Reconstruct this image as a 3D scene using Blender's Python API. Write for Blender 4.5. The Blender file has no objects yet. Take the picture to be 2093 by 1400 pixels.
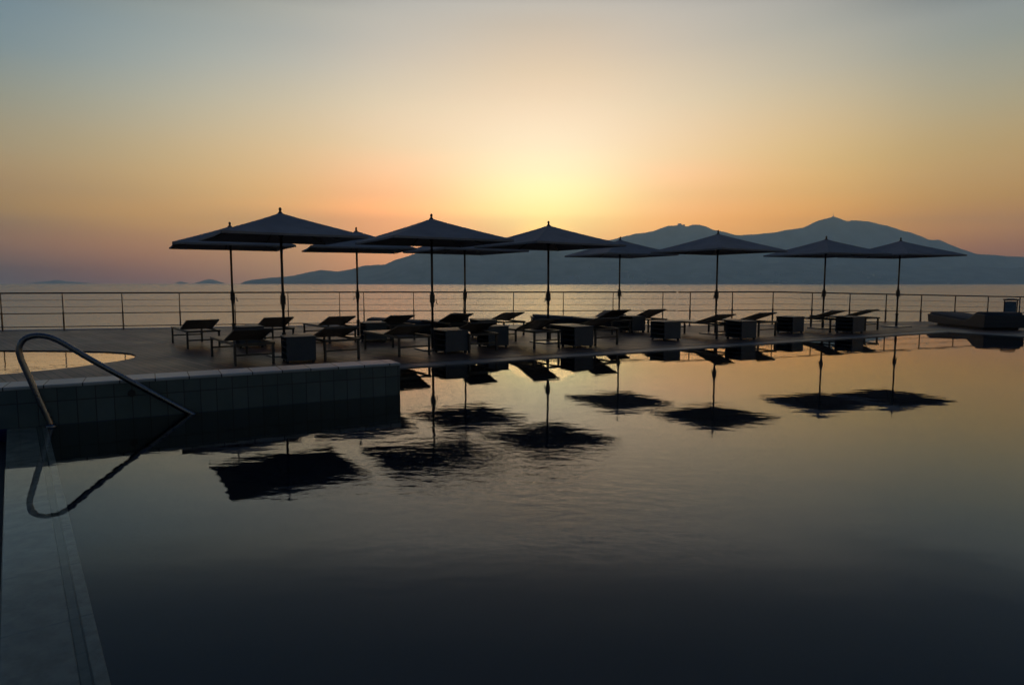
import bpy, bmesh, math, random
from mathutils import Vector, Matrix, noise
random.seed(7)
R = math.radians
PI = math.pi
SC = bpy.context.scene
COL = SC.collection

# ------------------------------------------------------------------ camera
CAM_H = 1.35
TILT = R(5.2)
FPX = 1330.0
cam = bpy.data.cameras.new('camera')
cam.sensor_width = 36.0
cam.lens = FPX / 2093.0 * 36.0
cam.clip_start = 0.05
cam.clip_end = 60000
camo = bpy.data.objects.new('camera', cam)
camo.location = (0, 0, CAM_H)
camo.rotation_euler = (PI / 2 - TILT, 0, 0)
COL.objects.link(camo)
SC.camera = camo
SC.view_settings.view_transform = 'Standard'
SC.view_settings.look = 'None'
SC.view_settings.exposure = 0
SC.view_settings.gamma = 1
SC.cycles.use_denoising = True
SC.cycles.max_bounces = 8
SC.cycles.transmission_bounces = 6
SC.cycles.volume_bounces = 3


# ------------------------------------------------------------------ node helpers
class NT:
    def __init__(self, tree):
        self.t = tree
        tree.nodes.clear()

    def n(self, typ, **kw):
        nd = self.t.nodes.new(typ)
        for k, v in kw.items():
            setattr(nd, k, v)
        return nd

    def l(self, a, b):
        self.t.links.new(a, b)

    def setin(self, nd, idx, v):
        if v is None:
            return
        s = nd.inputs[idx]
        if hasattr(v, 'is_output') or isinstance(v, bpy.types.NodeSocket):
            self.l(v, s)
        else:
            s.default_value = v

    def m(self, op, a, b=None, c=None, clamp=False):
        nd = self.n('ShaderNodeMath', operation=op)
        nd.use_clamp = clamp
        self.setin(nd, 0, a)
        self.setin(nd, 1, b)
        self.setin(nd, 2, c)
        return nd.outputs[0]

    def vm(self, op, a, b=None):
        nd = self.n('ShaderNodeVectorMath', operation=op)
        self.setin(nd, 0, a)
        self.setin(nd, 1, b)
        return nd

    def mix(self, f, a, b, blend='MIX'):
        nd = self.n('ShaderNodeMix', data_type='RGBA', blend_type=blend)
        self.setin(nd, 0, f)
        self.setin(nd, 6, a)
        self.setin(nd, 7, b)
        return nd.outputs[2]

    def ramp(self, f, stops, interp='LINEAR'):
        nd = self.n('ShaderNodeValToRGB')
        cr = nd.color_ramp
        cr.interpolation = interp
        while len(cr.elements) < len(stops):
            cr.elements.new(0.5)
        for e, (p, c) in zip(cr.elements, stops):
            e.position = p
            e.color = (c[0], c[1], c[2], 1) if not isinstance(c, (int, float)) else (c, c, c, 1)
        self.setin(nd, 0, f)
        return nd.outputs[0]

    def noise(self, vec, scale, detail=3, rough=.5, out=0):
        nd = self.n('ShaderNodeTexNoise')
        nd.inputs['Scale'].default_value = scale
        nd.inputs['Detail'].default_value = detail
        nd.inputs['Roughness'].default_value = rough
        if vec is not None:
            self.l(vec, nd.inputs['Vector'])
        return nd.outputs[out]

    def mapping(self, vec, loc=(0, 0, 0), rot=(0, 0, 0), scale=(1, 1, 1)):
        nd = self.n('ShaderNodeMapping')
        nd.inputs['Location'].default_value = loc
        nd.inputs['Rotation'].default_value = rot
        nd.inputs['Scale'].default_value = scale
        self.l(vec, nd.inputs['Vector'])
        return nd.outputs[0]

    def bump(self, h, dist, strength=1.0):
        nd = self.n('ShaderNodeBump')
        self.setin(nd, 'Strength', strength)
        self.setin(nd, 'Distance', dist)
        self.l(h, nd.inputs['Height'])
        return nd.outputs[0]


def C4(c):
    return (c[0], c[1], c[2], 1)


def mat(name):
    m = bpy.data.materials.new(name)
    m.use_nodes = True
    nt = NT(m.node_tree)
    out = nt.n('ShaderNodeOutputMaterial')
    return m, nt, out


def pbr(name, col, rough=.5, metal=0, var=.15, vscale=8, bumpd=0, bscale=60, spec=.5, coords='Object', rvar=.0):
    m, nt, out = mat(name)
    tc = nt.n('ShaderNodeTexCoord')
    b = nt.n('ShaderNodeBsdfPrincipled')
    f = nt.noise(tc.outputs[coords], vscale, 4, .6)
    lo = [c * (1 - var) for c in col]
    hi = [min(1, c * (1 + var)) for c in col]
    nt.l(nt.ramp(f, [(.3, lo), (.7, hi)]), b.inputs['Base Color'])
    b.inputs['Roughness'].default_value = rough
    if rvar:
        nt.l(nt.m('MULTIPLY_ADD', f, rvar, rough - rvar / 2), b.inputs['Roughness'])
    b.inputs['Metallic'].default_value = metal
    b.inputs['Specular IOR Level'].default_value = spec
    if bumpd:
        nt.l(nt.bump(nt.noise(tc.outputs[coords], bscale, 3, .6), bumpd), b.inputs['Normal'])
    nt.l(b.outputs[0], out.inputs[0])
    return m


# ------------------------------------------------------------------ materials
M = {}
M['pole'] = pbr('bronze_pole', (.06, .05, .045), .38, .6, .2, 5)
M['dark_metal'] = pbr('dark_metal', (.045, .043, .042), .45, .5, .25, 6)
M['frame'] = pbr('lounger_frame', (.07, .062, .055), .4, .3, .25, 9)
M['steel'] = pbr('handrail_steel', (.2, .2, .21), .28, 1.0, .08, 14, rvar=.12)
M['rail'] = pbr('railing_metal', (.09, .07, .055), .45, .4, .2, 7)
M['plinth'] = pbr('dark_plinth', (.03, .03, .032), .7)
M['base'] = pbr('umbrella_base', (.22, .21, .2), .3, .2, .2, 7)
M['hill'] = pbr('hill_scrub', (.12, .13, .12), 1, 0, .95, .005, coords='Object', spec=0)
M['house'] = pbr('far_houses', (.5, .47, .42), .9, 0, .3, .02, spec=0)
M['boat'] = pbr('boat_hull', (.08, .08, .09), .6)
M['kerb'] = pbr('kerb_stone', (.34, .33, .32), .75, 0, .2, 3, .002, 40)
M['rock'] = pbr('terrace_concrete', (.2, .19, .18), .85, 0, .25, 1, .004, 20)


def m_fabric():
    m, nt, out = mat('canopy_fabric')
    tc = nt.n('ShaderNodeTexCoord')
    b = nt.n('ShaderNodeBsdfPrincipled')
    f = nt.noise(tc.outputs['Object'], 1.6, 4, .6)
    c = nt.ramp(f, [(.3, (.25, .24, .245)), (.7, (.34, .325, .33))])
    nt.l(c, b.inputs['Base Color'])
    b.inputs['Roughness'].default_value = .85
    b.inputs['Specular IOR Level'].default_value = .2
    w = nt.noise(nt.mapping(tc.outputs['Object'], scale=(1, 1, 1)), 4, 3, .5)
    nt.l(nt.bump(w, .012), b.inputs['Normal'])
    tr = nt.n('ShaderNodeBsdfTranslucent')
    tr.inputs[0].default_value = (.12, .1, .09, 1)
    mx = nt.n('ShaderNodeMixShader')
    mx.inputs[0].default_value = .06
    nt.l(b.outputs[0], mx.inputs[1])
    nt.l(tr.outputs[0], mx.inputs[2])
    nt.l(mx.outputs[0], out.inputs[0])
    return m


M['canopy'] = m_fabric()


def m_sling():
    m, nt, out = mat('sling_weave')
    tc = nt.n('ShaderNodeTexCoord')
    b = nt.n('ShaderNodeBsdfPrincipled')
    w = nt.n('ShaderNodeTexWave', wave_type='BANDS', bands_direction='Y')
    w.inputs['Scale'].default_value = 7
    w.inputs['Distortion'].default_value = .3
    nt.l(tc.outputs['Object'], w.inputs['Vector'])
    nt.l(nt.ramp(w.outputs['Fac'], [(.2, (.05, .038, .028)), (.8, (.12, .095, .07))]), b.inputs['Base Color'])
    b.inputs['Roughness'].default_value = .33
    nt.l(nt.bump(w.outputs['Fac'], .003), b.inputs['Normal'])
    nt.l(b.outputs[0], out.inputs[0])
    return m


M['sling'] = m_sling()


def m_wicker():
    m, nt, out = mat('dark_wicker')
    tc = nt.n('ShaderNodeTexCoord')
    b = nt.n('ShaderNodeBsdfPrincipled')
    br = nt.n('ShaderNodeTexBrick')
    br.inputs['Scale'].default_value = 12
    br.inputs['Mortar Size'].default_value = .03
    br.inputs['Color1'].default_value = (.055, .06, .07, 1)
    br.inputs['Color2'].default_value = (.04, .045, .055, 1)
    br.inputs['Mortar'].default_value = (.012, .012, .014, 1)
    nt.l(nt.mapping(tc.outputs['Object'], rot=(R(90), 0, 0)), br.inputs['Vector'])
    nt.l(br.outputs['Color'], b.inputs['Base Color'])
    b.inputs['Roughness'].default_value = .55
    nt.l(nt.bump(br.outputs['Fac'], -.004), b.inputs['Normal'])
    nt.l(b.outputs[0], out.inputs[0])
    return m


M['wicker'] = m_wicker()
M['cushion'] = pbr('dark_cushion', (.06, .065, .075), .9, 0, .2, 5, .006, 9)
M['box'] = pbr('table_box', (.06, .068, .08), .5, 0, .15, 4)
M['bin'] = pbr('bin_panel', (.10, .16, .22), .35, .3, .15, 6)


def m_deck():
    m, nt, out = mat('wood_decking')
    tc = nt.n('ShaderNodeTexCoord')
    b = nt.n('ShaderNodeBsdfPrincipled')
    v = nt.mapping(tc.outputs['Object'], rot=(0, 0, R(46)))
    sep = nt.n('ShaderNodeSeparateXYZ')
    nt.l(v, sep.inputs[0])
    PW = .125
    u = nt.m('DIVIDE', sep.outputs['Y'], PW)
    row = nt.m('FLOOR', u)
    fr = nt.m('FRACT', u)
    wn = nt.n('ShaderNodeTexWhiteNoise', noise_dimensions='1D')
    nt.l(row, wn.inputs['W'])
    # staggered board ends
    xl = nt.m('DIVIDE', nt.m('ADD', sep.outputs['X'], nt.m('MULTIPLY', wn.outputs['Value'], 2.4)), 2.4)
    wn2 = nt.n('ShaderNodeTexWhiteNoise', noise_dimensions='2D')
    cmb = nt.n('ShaderNodeCombineXYZ')
    nt.l(row, cmb.inputs[0])
    nt.l(nt.m('FLOOR', xl), cmb.inputs[1])
    nt.l(cmb.outputs[0], wn2.inputs['Vector'])
    base = nt.ramp(wn2.outputs['Value'], [(0, (.055, .025, .015)), (.5, (.19, .09, .055)), (1, (.38, .2, .13))])
    grain = nt.noise(nt.mapping(v, scale=(1.2, 22, 1)), 3, 4, .65)
    c = nt.mix(.45, base, nt.ramp(grain, [(.3, (.035, .016, .01)), (.7, (.32, .165, .105))]))
    stain = nt.noise(tc.outputs['Object'], .7, 4, .6)
    c = nt.mix(nt.m('MULTIPLY', stain, .5), c, (.10, .08, .07, 1))
    gap = nt.m('LESS_THAN', fr, .14)
    gap2 = nt.m('LESS_THAN', nt.m('FRACT', xl), .004)
    g = nt.m('MAXIMUM', gap, gap2)
    c = nt.mix(g, c, (.008, .006, .005, 1))
    nt.l(c, b.inputs['Base Color'])
    nt.l(nt.m('MULTIPLY_ADD', stain, .3, .33), b.inputs['Roughness'])
    b.inputs['Specular IOR Level'].default_value = .5
    h = nt.m('SUBTRACT', nt.m('MULTIPLY', grain, .12), g)
    nt.l(nt.bump(h, .004), b.inputs['Normal'])
    nt.l(b.outputs[0], out.inputs[0])
    return m


M['deck'] = m_deck()


def m_coping(name, col, joint, rough=.6, ang=29, off=0.0, gcol=(.05, .05, .05), mott=0):
    """stone slabs with joints every `joint` metres along the pool's direction"""
    m, nt, out = mat(name)
    tc = nt.n('ShaderNodeTexCoord')
    b = nt.n('ShaderNodeBsdfPrincipled')
    v = nt.mapping(tc.outputs['Object'], rot=(0, 0, R(-ang)))
    sep = nt.n('ShaderNodeSeparateXYZ')
    nt.l(v, sep.inputs[0])
    u = nt.m('DIVIDE', nt.m('ADD', sep.outputs['X'], off), joint)
    wn = nt.n('ShaderNodeTexWhiteNoise', noise_dimensions='1D')
    nt.l(nt.m('FLOOR', u), wn.inputs['W'])
    n1 = nt.noise(tc.outputs['Object'], 4, 5, .65)
    k = nt.m('ADD', nt.m('MULTIPLY', n1, .6), nt.m('MULTIPLY', wn.outputs['Value'], .4))
    c = nt.ramp(k, [(.2, [x * .72 for x in col]), (.8, [x * 1.15 for x in col])])
    if mott:
        n2 = nt.noise(nt.mapping(tc.outputs['Object'], scale=(1, 1, 1)), 11, 6, .7)
        c = nt.mix(nt.ramp(n2, [(.38, mott), (.62, 0)]), c, C4([x * .5 for x in col]))
    g = nt.m('LESS_THAN', nt.m('FRACT', u), .025 * .3 / joint + .012)
    c = nt.mix(g, c, C4(gcol))
    nt.l(c, b.inputs['Base Color'])
    b.inputs['Roughness'].default_value = rough
    nt.l(nt.bump(nt.m('SUBTRACT', nt.m('MULTIPLY', n1, .3), g), .003), b.inputs['Normal'])
    nt.l(b.outputs[0], out.inputs[0])
    return m


M['coping'] = m_coping('pool_coping', (.19, .185, .18), .6, .45)
M['walltop'] = m_coping('wall_coping', (.46, .5, .5), .31, .4)
M['ledge'] = m_coping('ledge_stone', (.42, .40, .30), .62, .7, ang=-52.6, gcol=(.24, .24, .19), mott=.75)
M['ledge_dark'] = m_coping('ledge_tile', (.22, .23, .17), .31, .7, ang=-52.6, gcol=(.14, .15, .12), mott=.6)


def m_tile():
    m, nt, out = mat('pool_wall_tile')
    tc = nt.n('ShaderNodeTexCoord')
    b = nt.n('ShaderNodeBsdfPrincipled')
    v = nt.mapping(tc.outputs['Object'], rot=(0, 0, R(-29.4)))
    sep = nt.n('ShaderNodeSeparateXYZ')
    nt.l(v, sep.inputs[0])
    u = nt.m('DIVIDE', sep.outputs['X'], .155)
    z = sep.outputs['Z']
    w = nt.m('DIVIDE', nt.m('ADD', z, .01), .232)
    cmb = nt.n('ShaderNodeCombineXYZ')
    nt.l(nt.m('FLOOR', u), cmb.inputs[0])
    nt.l(nt.m('FLOOR', w), cmb.inputs[1])
    wn = nt.n('ShaderNodeTexWhiteNoise', noise_dimensions='2D')
    nt.l(cmb.outputs[0], wn.inputs['Vector'])
    n1 = nt.noise(tc.outputs['Object'], 5, 5, .65)
    k = nt.m('ADD', nt.m('MULTIPLY', n1, .6), nt.m('MULTIPLY', wn.outputs['Value'], .4))
    c = nt.ramp(k, [(.2, (.05, .085, .09)), (.8, (.095, .14, .145))])
    g = nt.m('MAXIMUM', nt.m('LESS_THAN', nt.m('FRACT', u), .05), nt.m('LESS_THAN', nt.m('FRACT', w), .035))
    c = nt.mix(g, c, (.03, .035, .04, 1))
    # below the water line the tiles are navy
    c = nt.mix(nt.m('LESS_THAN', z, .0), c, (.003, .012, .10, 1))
    nt.l(c, b.inputs['Base Color'])
    b.inputs['Roughness'].default_value = .3
    nt.l(nt.bump(g, -.003), b.inputs['Normal'])
    nt.l(b.outputs[0], out.inputs[0])
    return m


M['tile'] = m_tile()


def m_basin():
    m, nt, out = mat('pool_basin_tile')
    tc = nt.n('ShaderNodeTexCoord')
    b = nt.n('ShaderNodeBsdfPrincipled')
    n1 = nt.noise(tc.outputs['Object'], .6, 3, .5)
    nt.l(nt.ramp(n1, [(.3, (.003, .009, .018)), (.7, (.004, .012, .024))]), b.inputs['Base Color'])
    b.inputs['Roughness'].default_value = .6
    nt.l(b.outputs[0], out.inputs[0])
    return m


M['basin'] = m_basin()


def m_water(name, small=.00012, centre=(-.2, 6.2), ripple=.0023, tint=(.85, .93, .95)):
    m, nt, out = mat(name)
    tc = nt.n('ShaderNodeTexCoord')
    b = nt.n('ShaderNodeBsdfPrincipled')
    b.inputs['Base Color'].default_value = C4(tint)
    b.inputs['Roughness'].default_value = .0
    b.inputs['IOR'].default_value = 1.37
    b.inputs['Transmission Weight'].default_value = 1
    P = tc.outputs['Object']
    # patch where the surface is stirred
    d = nt.vm('DISTANCE', nt.mapping(P, scale=(.62, 1, 1)), (centre[0] * .62, centre[1], 0)).outputs['Value']
    wob = nt.noise(P, .55, 2, .5)
    mask = nt.ramp(nt.m('ADD', d, nt.m('MULTIPLY', wob, 1.8)), [(0, 1.0), (.30, .9), (.62, .33), (1, .05)], 'EASE')
    mask2 = nt.m('MULTIPLY', nt.m('SUBTRACT', 1, nt.m('DIVIDE', nt.m('ADD', d, nt.m('MULTIPLY', wob, 1.6)), 5.0), clamp=True), 1.0)
    mask2 = nt.m('POWER', mask2, 1.6)
    fine = nt.noise(nt.mapping(P, rot=(0, 0, R(15)), scale=(1, 1.4, 1)), 8, 3, .55)
    mid = nt.noise(nt.mapping(P, rot=(0, 0, R(-12)), scale=(.8, 1.5, 1)), 2.6, 2, .5)
    swell = nt.noise(P, .45, 1, .5)
    d2 = nt.vm('DISTANCE', nt.mapping(P, scale=(.8, 1, 1)), (centre[0] * .8 + .35, centre[1] - 1.9, 0)).outputs['Value']
    mask3 = nt.m('POWER', nt.m('SUBTRACT', 1, nt.m('DIVIDE', nt.m('ADD', d2, nt.m('MULTIPLY', wob, .9)), 2.1), clamp=True), 1.5)
    amp = nt.m('ADD', nt.m('MULTIPLY', mask2, ripple * .40), small * .5)
    amp = nt.m('ADD', amp, nt.m('MULTIPLY', mask3, ripple * 2.7))
    h = nt.m('ADD', nt.m('MULTIPLY', fine, amp), nt.m('MULTIPLY', mid, nt.m('ADD', nt.m('MULTIPLY', mask2, ripple * .75), small * 6)))
    h = nt.m('ADD', h, nt.m('MULTIPLY', swell, small * 2.0))
    broad = nt.noise(nt.mapping(P, rot=(0, 0, R(8)), scale=(.5, 1.6, 1)), 1.1, 3, .6)
    h = nt.m('ADD', h, nt.m('MULTIPLY', broad, small * 5.0))
    nt.l(nt.bump(h, 1.0), b.inputs['Normal'])
    nt.l(b.outputs[0], out.inputs[0])
    return m


M['water'] = m_water('pool_water_surface')
M['water2'] = m_water('round_pool_surface', .0004, (-60, -60), 0)


SEAB, SEAR, SEAI = .08, .23, 7.0


def m_sea():
    m, nt, out = mat('sea_surface')
    tc = nt.n('ShaderNodeTexCoord')
    b = nt.n('ShaderNodeBsdfPrincipled')
    b.inputs['Base Color'].default_value = (.01, .02, .028, 1)
    b.inputs['Roughness'].default_value = SEAR
    b.inputs['IOR'].default_value = SEAI
    P = tc.outputs['Object']
    a = nt.noise(nt.mapping(P, rot=(0, 0, R(10)), scale=(.8, 1, 1)), .3, 4, .6)
    c = nt.noise(nt.mapping(P, rot=(0, 0, R(-8)), scale=(.5, 1, 1)), .03, 3, .6)
    h = nt.m('ADD', nt.m('MULTIPLY', a, 1.0), nt.m('MULTIPLY', c, 3.0))
    nt.l(nt.bump(h, SEAB), b.inputs['Normal'])
    nt.l(b.outputs[0], out.inputs[0])
    return m


M['sea'] = m_sea()


# ------------------------------------------------------------------ geometry helpers
class MB:
    def __init__(self):
        self.bm = bmesh.new()

    def box(self, c, s, rot=None, taper=1.0):
        T = Matrix.Translation(c) @ (rot or Matrix.Identity(4))
        vs = []
        for z in (-.5, .5):
            k = taper if z > 0 else 1
            for x, y in ((-.5, -.5), (.5, -.5), (.5, .5), (-.5, .5)):
                vs.append(self.bm.verts.new(T @ Vector((x * s[0] * k, y * s[1] * k, z * s[2]))))
        for f in ((3, 2, 1, 0), (4, 5, 6, 7), (0, 1, 5, 4), (1, 2, 6, 5), (2, 3, 7, 6), (3, 0, 4, 7)):
            self.bm.faces.new([vs[i] for i in f])
        return self

    def bar(self, a, b, w, h=None, up=(0, 0, 1)):
        a, b = Vector(a), Vector(b)
        d = (b - a)
        z = d.normalized()
        x = Vector(up).cross(z)
        if x.length < 1e-4:
            x = Vector((1, 0, 0))
        x.normalize()
        y = z.cross(x)
        mtx = Matrix((x, y, z)).transposed().to_4x4()
        return self.box((a + b) / 2, (w, h or w, d.length), mtx)

    def tube(self, pts, r, seg=10, caps=True):
        pts = [Vector(p) for p in pts]
        rs = r if isinstance(r, (list, tuple)) else [r] * len(pts)
        rings = []
        ref = None
        for i, p in enumerate(pts):
            t = (pts[min(i + 1, len(pts) - 1)] - pts[max(i - 1, 0)]).normalized()
            if ref is None:
                ref = Vector((0, 0, 1)) if abs(t.z) < .9 else Vector((1, 0, 0))
            x = ref.cross(t).normalized()
            y = t.cross(x)
            ref = y
            rings.append([self.bm.verts.new(p + (x * math.cos(2 * PI * k / seg) + y * math.sin(2 * PI * k / seg)) * rs[i]) for k in range(seg)])
        for a, b in zip(rings, rings[1:]):
            for k in range(seg):
                self.bm.faces.new((a[k], a[(k + 1) % seg], b[(k + 1) % seg], b[k]))
        if caps:
            self.bm.faces.new(rings[0][::-1])
            self.bm.faces.new(rings[-1])
        return self

    def lathe(self, prof, seg=20, c=(0, 0, 0)):
        c = Vector(c)
        rings = [[self.bm.verts.new(c + Vector((r * math.cos(2 * PI * k / seg), r * math.sin(2 * PI * k / seg), z))) for k in range(seg)] for r, z in prof]
        for a, b in zip(rings, rings[1:]):
            for k in range(seg):
                self.bm.faces.new((a[k], a[(k + 1) % seg], b[(k + 1) % seg], b[k]))
        self.bm.faces.new(rings[0][::-1])
        self.bm.faces.new(rings[-1])
        return self

    def prism(self, poly, z0, z1):
        """vertical prism over a plan polygon (counter-clockwise)"""
        lo = [self.bm.verts.new((x, y, z0)) for x, y in poly]
        hi = [self.bm.verts.new((x, y, z1)) for x, y in poly]
        n = len(poly)
        self.bm.faces.new(lo[::-1])
        self.bm.faces.new(hi)
        for i in range(n):
            self.bm.faces.new((lo[i], lo[(i + 1) % n], hi[(i + 1) % n], hi[i]))
        return self

    def sheet(self, poly, z):
        self.bm.faces.new([self.bm.verts.new((x, y, z)) for x, y in poly])
        return self

    def build(self, name, m, parent=None, smooth=False, bevel=0, loc=None, solid=0):
        bmesh.ops.recalc_face_normals(self.bm, faces=self.bm.faces[:])
        me = bpy.data.meshes.new(name)
        self.bm.to_mesh(me)
        self.bm.free()
        me.materials.append(m)
        if smooth:
            for p in me.polygons:
                p.use_smooth = True
        o = bpy.data.objects.new(name, me)
        COL.objects.link(o)
        if parent:
            o.parent = parent
        if loc:
            o.location = loc
        if solid:
            s = o.modifiers.new('thick', 'SOLIDIFY')
            s.thickness = solid
            s.offset = 1
        if bevel:
            b = o.modifiers.new('bevel', 'BEVEL')
            b.width = bevel
            b.segments = 2
            b.limit_method = 'ANGLE'
        return o


def empty(name, loc, rz=0):
    o = bpy.data.objects.new(name, None)
    o.empty_display_size = .2
    o.location = loc
    o.rotation_euler = (0, 0, rz)
    COL.objects.link(o)
    return o


def tag(o, label=None, cat=None, group=None, kind=None):
    if label:
        o['label'] = label
    if cat:
        o['category'] = cat
    if group:
        o['group'] = group
    if kind:
        o['kind'] = kind
    return o


def copy_tree(o, parent=None):
    c = o.copy()
    COL.objects.link(c)
    c.parent = parent
    for ch in [x for x in list(COL.objects) if x.parent is o]:
        copy_tree(ch, c)
    return c


# ------------------------------------------------------------------ plan of the terrace (metres)
ANG = R(29.0)
E = Vector((math.cos(ANG), math.sin(ANG)))       # along the pool's far edge
N = Vector((-E.y, E.x))                          # away from the camera
EDGE0 = Vector((.65, 11.6))
WALL_R = Vector((-1.365, 7.85))                  # right end of the tiled wall's near face
WALL_DIR = Vector((math.cos(R(29.4)), math.sin(R(29.4))))
WALL_N = Vector((-WALL_DIR.y, WALL_DIR.x))
WALL_H = .388
DZ = .022                                        # deck above the water


def edge(s, n=0.0):
    p = EDGE0 + E * s + N * n
    return (p.x, p.y)


# corner where the pool's far edge meets its right-hand side
S_CORNER = 13.0
CORNER = Vector(edge(S_CORNER))
S_Q = (WALL_R - EDGE0).dot(E)
Q = Vector(edge(S_Q))

# ledge on the left (under a film of water)
L1 = Vector((-1.35, 2.08))
LD = Vector((.608, -.794)).normalized()
LN = Vector((-LD.y, LD.x)) * -1                  # to the left of it
if LN.x > 0:
    LN = -LN


def ledge(s, n):
    p = L1 + LD * s + LN * n
    return (p.x, p.y)


# intersection of the ledge lines with the wall's face
def hit(n):
    p = L1 + LN * n
    # solve p + LD*s on wall line
    a = WALL_R - p
    den = LD.x * (-WALL_DIR.y) - LD.y * (-WALL_DIR.x)
    s = (a.x * (-WALL_DIR.y) - a.y * (-WALL_DIR.x)) / den
    q = p + LD * s
    return (q.x, q.y)


LEDGE_W = .31
NEAR_R = (CORNER.x + .485 * 24, CORNER.y - .875 * 24)

# pool water (one sheet; it also films the ledge)
poly_water = [hit(LEDGE_W - .004), ledge(6.0, LEDGE_W - .004), (NEAR_R[0], -8), NEAR_R, (CORNER.x, CORNER.y), (Q.x, Q.y), (WALL_R.x, WALL_R.y)]
tag(MB().sheet(poly_water, 0).build('pool_water', M['water']), kind='structure')
# basin
bm = MB()
poly_basin = [hit(0), ledge(6.0, 0), (NEAR_R[0], -8), NEAR_R, (CORNER.x, CORNER.y), (Q.x, Q.y), (WALL_R.x, WALL_R.y)]
bm.sheet(poly_basin, -1.45)
for a, b in zip(poly_basin, poly_basin[1:] + poly_basin[:1]):
    vs = [bm.bm.verts.new((a[0], a[1], -1.45)), bm.bm.verts.new((b[0], b[1], -1.45)), bm.bm.verts.new((b[0], b[1], -.045)), bm.bm.verts.new((a[0], a[1], -.045))]
    bm.bm.faces.new(vs)
tag(bm.build('pool_floor', M['basin']), kind='structure')
# ledge slab, a darker tile strip and a raised nosing along its edge
for nm_, n0, n1, zt_, mt_ in (('pool_ledge', .083, LEDGE_W - .008, -.020, 'ledge'), ('ledge_strip', .047, .080, -.022, 'ledge_dark'), ('ledge_nosing', .0, .044, -.012, 'ledge')):
    bm = MB()
    bm.prism([hit(n0), ledge(6, n0), ledge(6, n1), hit(n1)], -.3, zt_)
    tag(bm.build(nm_, M[mt_], bevel=.004), kind='structure')
# gutter left of it
bm = MB()
bm.prism([hit(LEDGE_W), ledge(6, LEDGE_W), ledge(6, LEDGE_W + .12), hit(LEDGE_W + .12)], -.3, -.12)
tag(bm.build('gutter', M['plinth']), kind='structure')
bm = MB()
bm.prism([hit(LEDGE_W + .12), ledge(6, LEDGE_W + .12), ledge(6, 8), hit(6)], -.3, .012)
tag(bm.build('side_paving', M['kerb']), kind='structure')

# tiled wall between the pool and the deck
WL = 14.0
wl = WALL_R - WALL_DIR * WL
TH = .40
body = [(wl.x, wl.y), (WALL_R.x, WALL_R.y), (WALL_R.x + WALL_N.x * TH, WALL_R.y + WALL_N.y * TH), (wl.x + WALL_N.x * TH, wl.y + WALL_N.y * TH)]
wall = empty('tiled_wall', (0, 0, 0))
tag(wall, 'low tiled pool wall with pale stone top dividing the pool from the deck', 'wall')
MB().prism(body, -1.4, WALL_H - .032).build('wall_body', M['tile'], wall)


def off(v, a, n):
    p = v + WALL_DIR * a + WALL_N * n
    return (p.x, p.y)


MB().prism([off(wl, 0, -.008), off(WALL_R, .008, -.008), off(WALL_R, .008, TH + .008), off(wl, 0, TH + .008)], WALL_H - .032, WALL_H).build('wall_coping', M['walltop'], wall, bevel=.008)

# ---- rail line (deck's seaward edge)
RAIL = [Vector((-20.5, 16.6)), Vector((-14.2, 18.1)), Vector((-5.3, 20.25)), Vector((4.9, 20.35)), Vector((18.6, 23.85)), Vector((30, 26.5))]
# deck outline
cr = Vector((CORNER.x, CORNER.y))
# small round-ended pool outline (counter-clockwise from the right tip)
RP = [(-6.78, 10.9), (-6.72, 11.45), (-6.95, 12.0), (-7.4, 12.45), (-8.1, 12.72), (-9.0, 12.85), (-12.5, 13.0), (-18, 12.6), (-18, 5.2), (-12, 7.2), (-9.2, 8.4), (-8.0, 9.05), (-7.4, 9.5), (-7.0, 10.15)]


def smooth_poly(P, it=2):
    for _ in range(it):
        Q2 = []
        for a, b in zip(P, P[1:] + P[:1]):
            Q2.append((a[0] * .75 + b[0] * .25, a[1] * .75 + b[1] * .25))
            Q2.append((a[0] * .25 + b[0] * .75, a[1] * .25 + b[1] * .75))
        P = Q2
    return P


RP = smooth_poly(RP)
back = lambda v, d: (v.x, v.y + d)
wb = TH + .004
CW = .42   # coping width
# deck with a hole: built as a triangulated fill
outer = [off(wl, 0, wb), off(WALL_R, 0, wb), edge(S_Q, CW) if False else (Vector(edge(S_Q, CW))).to_tuple(), edge(S_CORNER + CW, CW), (NEAR_R[0] + CW, NEAR_R[1]), (40, NEAR_R[1]), (40, 26.6)] + [(v.x, v.y) for v in RAIL[::-1][0:0]]
outer += [(30, 26.5), (18.6, 23.85), (4.9, 20.35), (-5.3, 20.25), (-14.2, 18.1), (-20.5, 16.6)]


def fill_with_hole(outer, hole, z):
    b = bmesh.new()
    es = []
    for P in (outer, hole):
        vs = [b.verts.new((x, y, z)) for x, y in P]
        for i in range(len(vs)):
            es.append(b.edges.new((vs[i], vs[(i + 1) % len(vs)])))
    bmesh.ops.triangle_fill(b, edges=es, use_beauty=True)
    # drop faces inside the hole
    def inside(p, P):
        c = False
        for i in range(len(P)):
            x1, y1 = P[i]
            x2, y2 = P[i - 1]
            if (y1 > p.y) != (y2 > p.y) and p.x < (x2 - x1) * (p.y - y1) / (y2 - y1) + x1:
                c = not c
        return c
    kill = [f for f in b.faces if inside(f.calc_center_median(), hole)]
    bmesh.ops.delete(b, geom=kill, context='FACES')
    for f in b.faces:
        if f.normal.z < 0:
            f.normal_flip()
    mb = MB()
    mb.bm.free()
    mb.bm = b
    return mb


RPo = [((x + 8.5) * 1.0 - 8.5, y) for x, y in RP]
tag(fill_with_hole(outer, RPo, DZ).build('wooden_deck', M['deck']), kind='structure')
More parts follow.
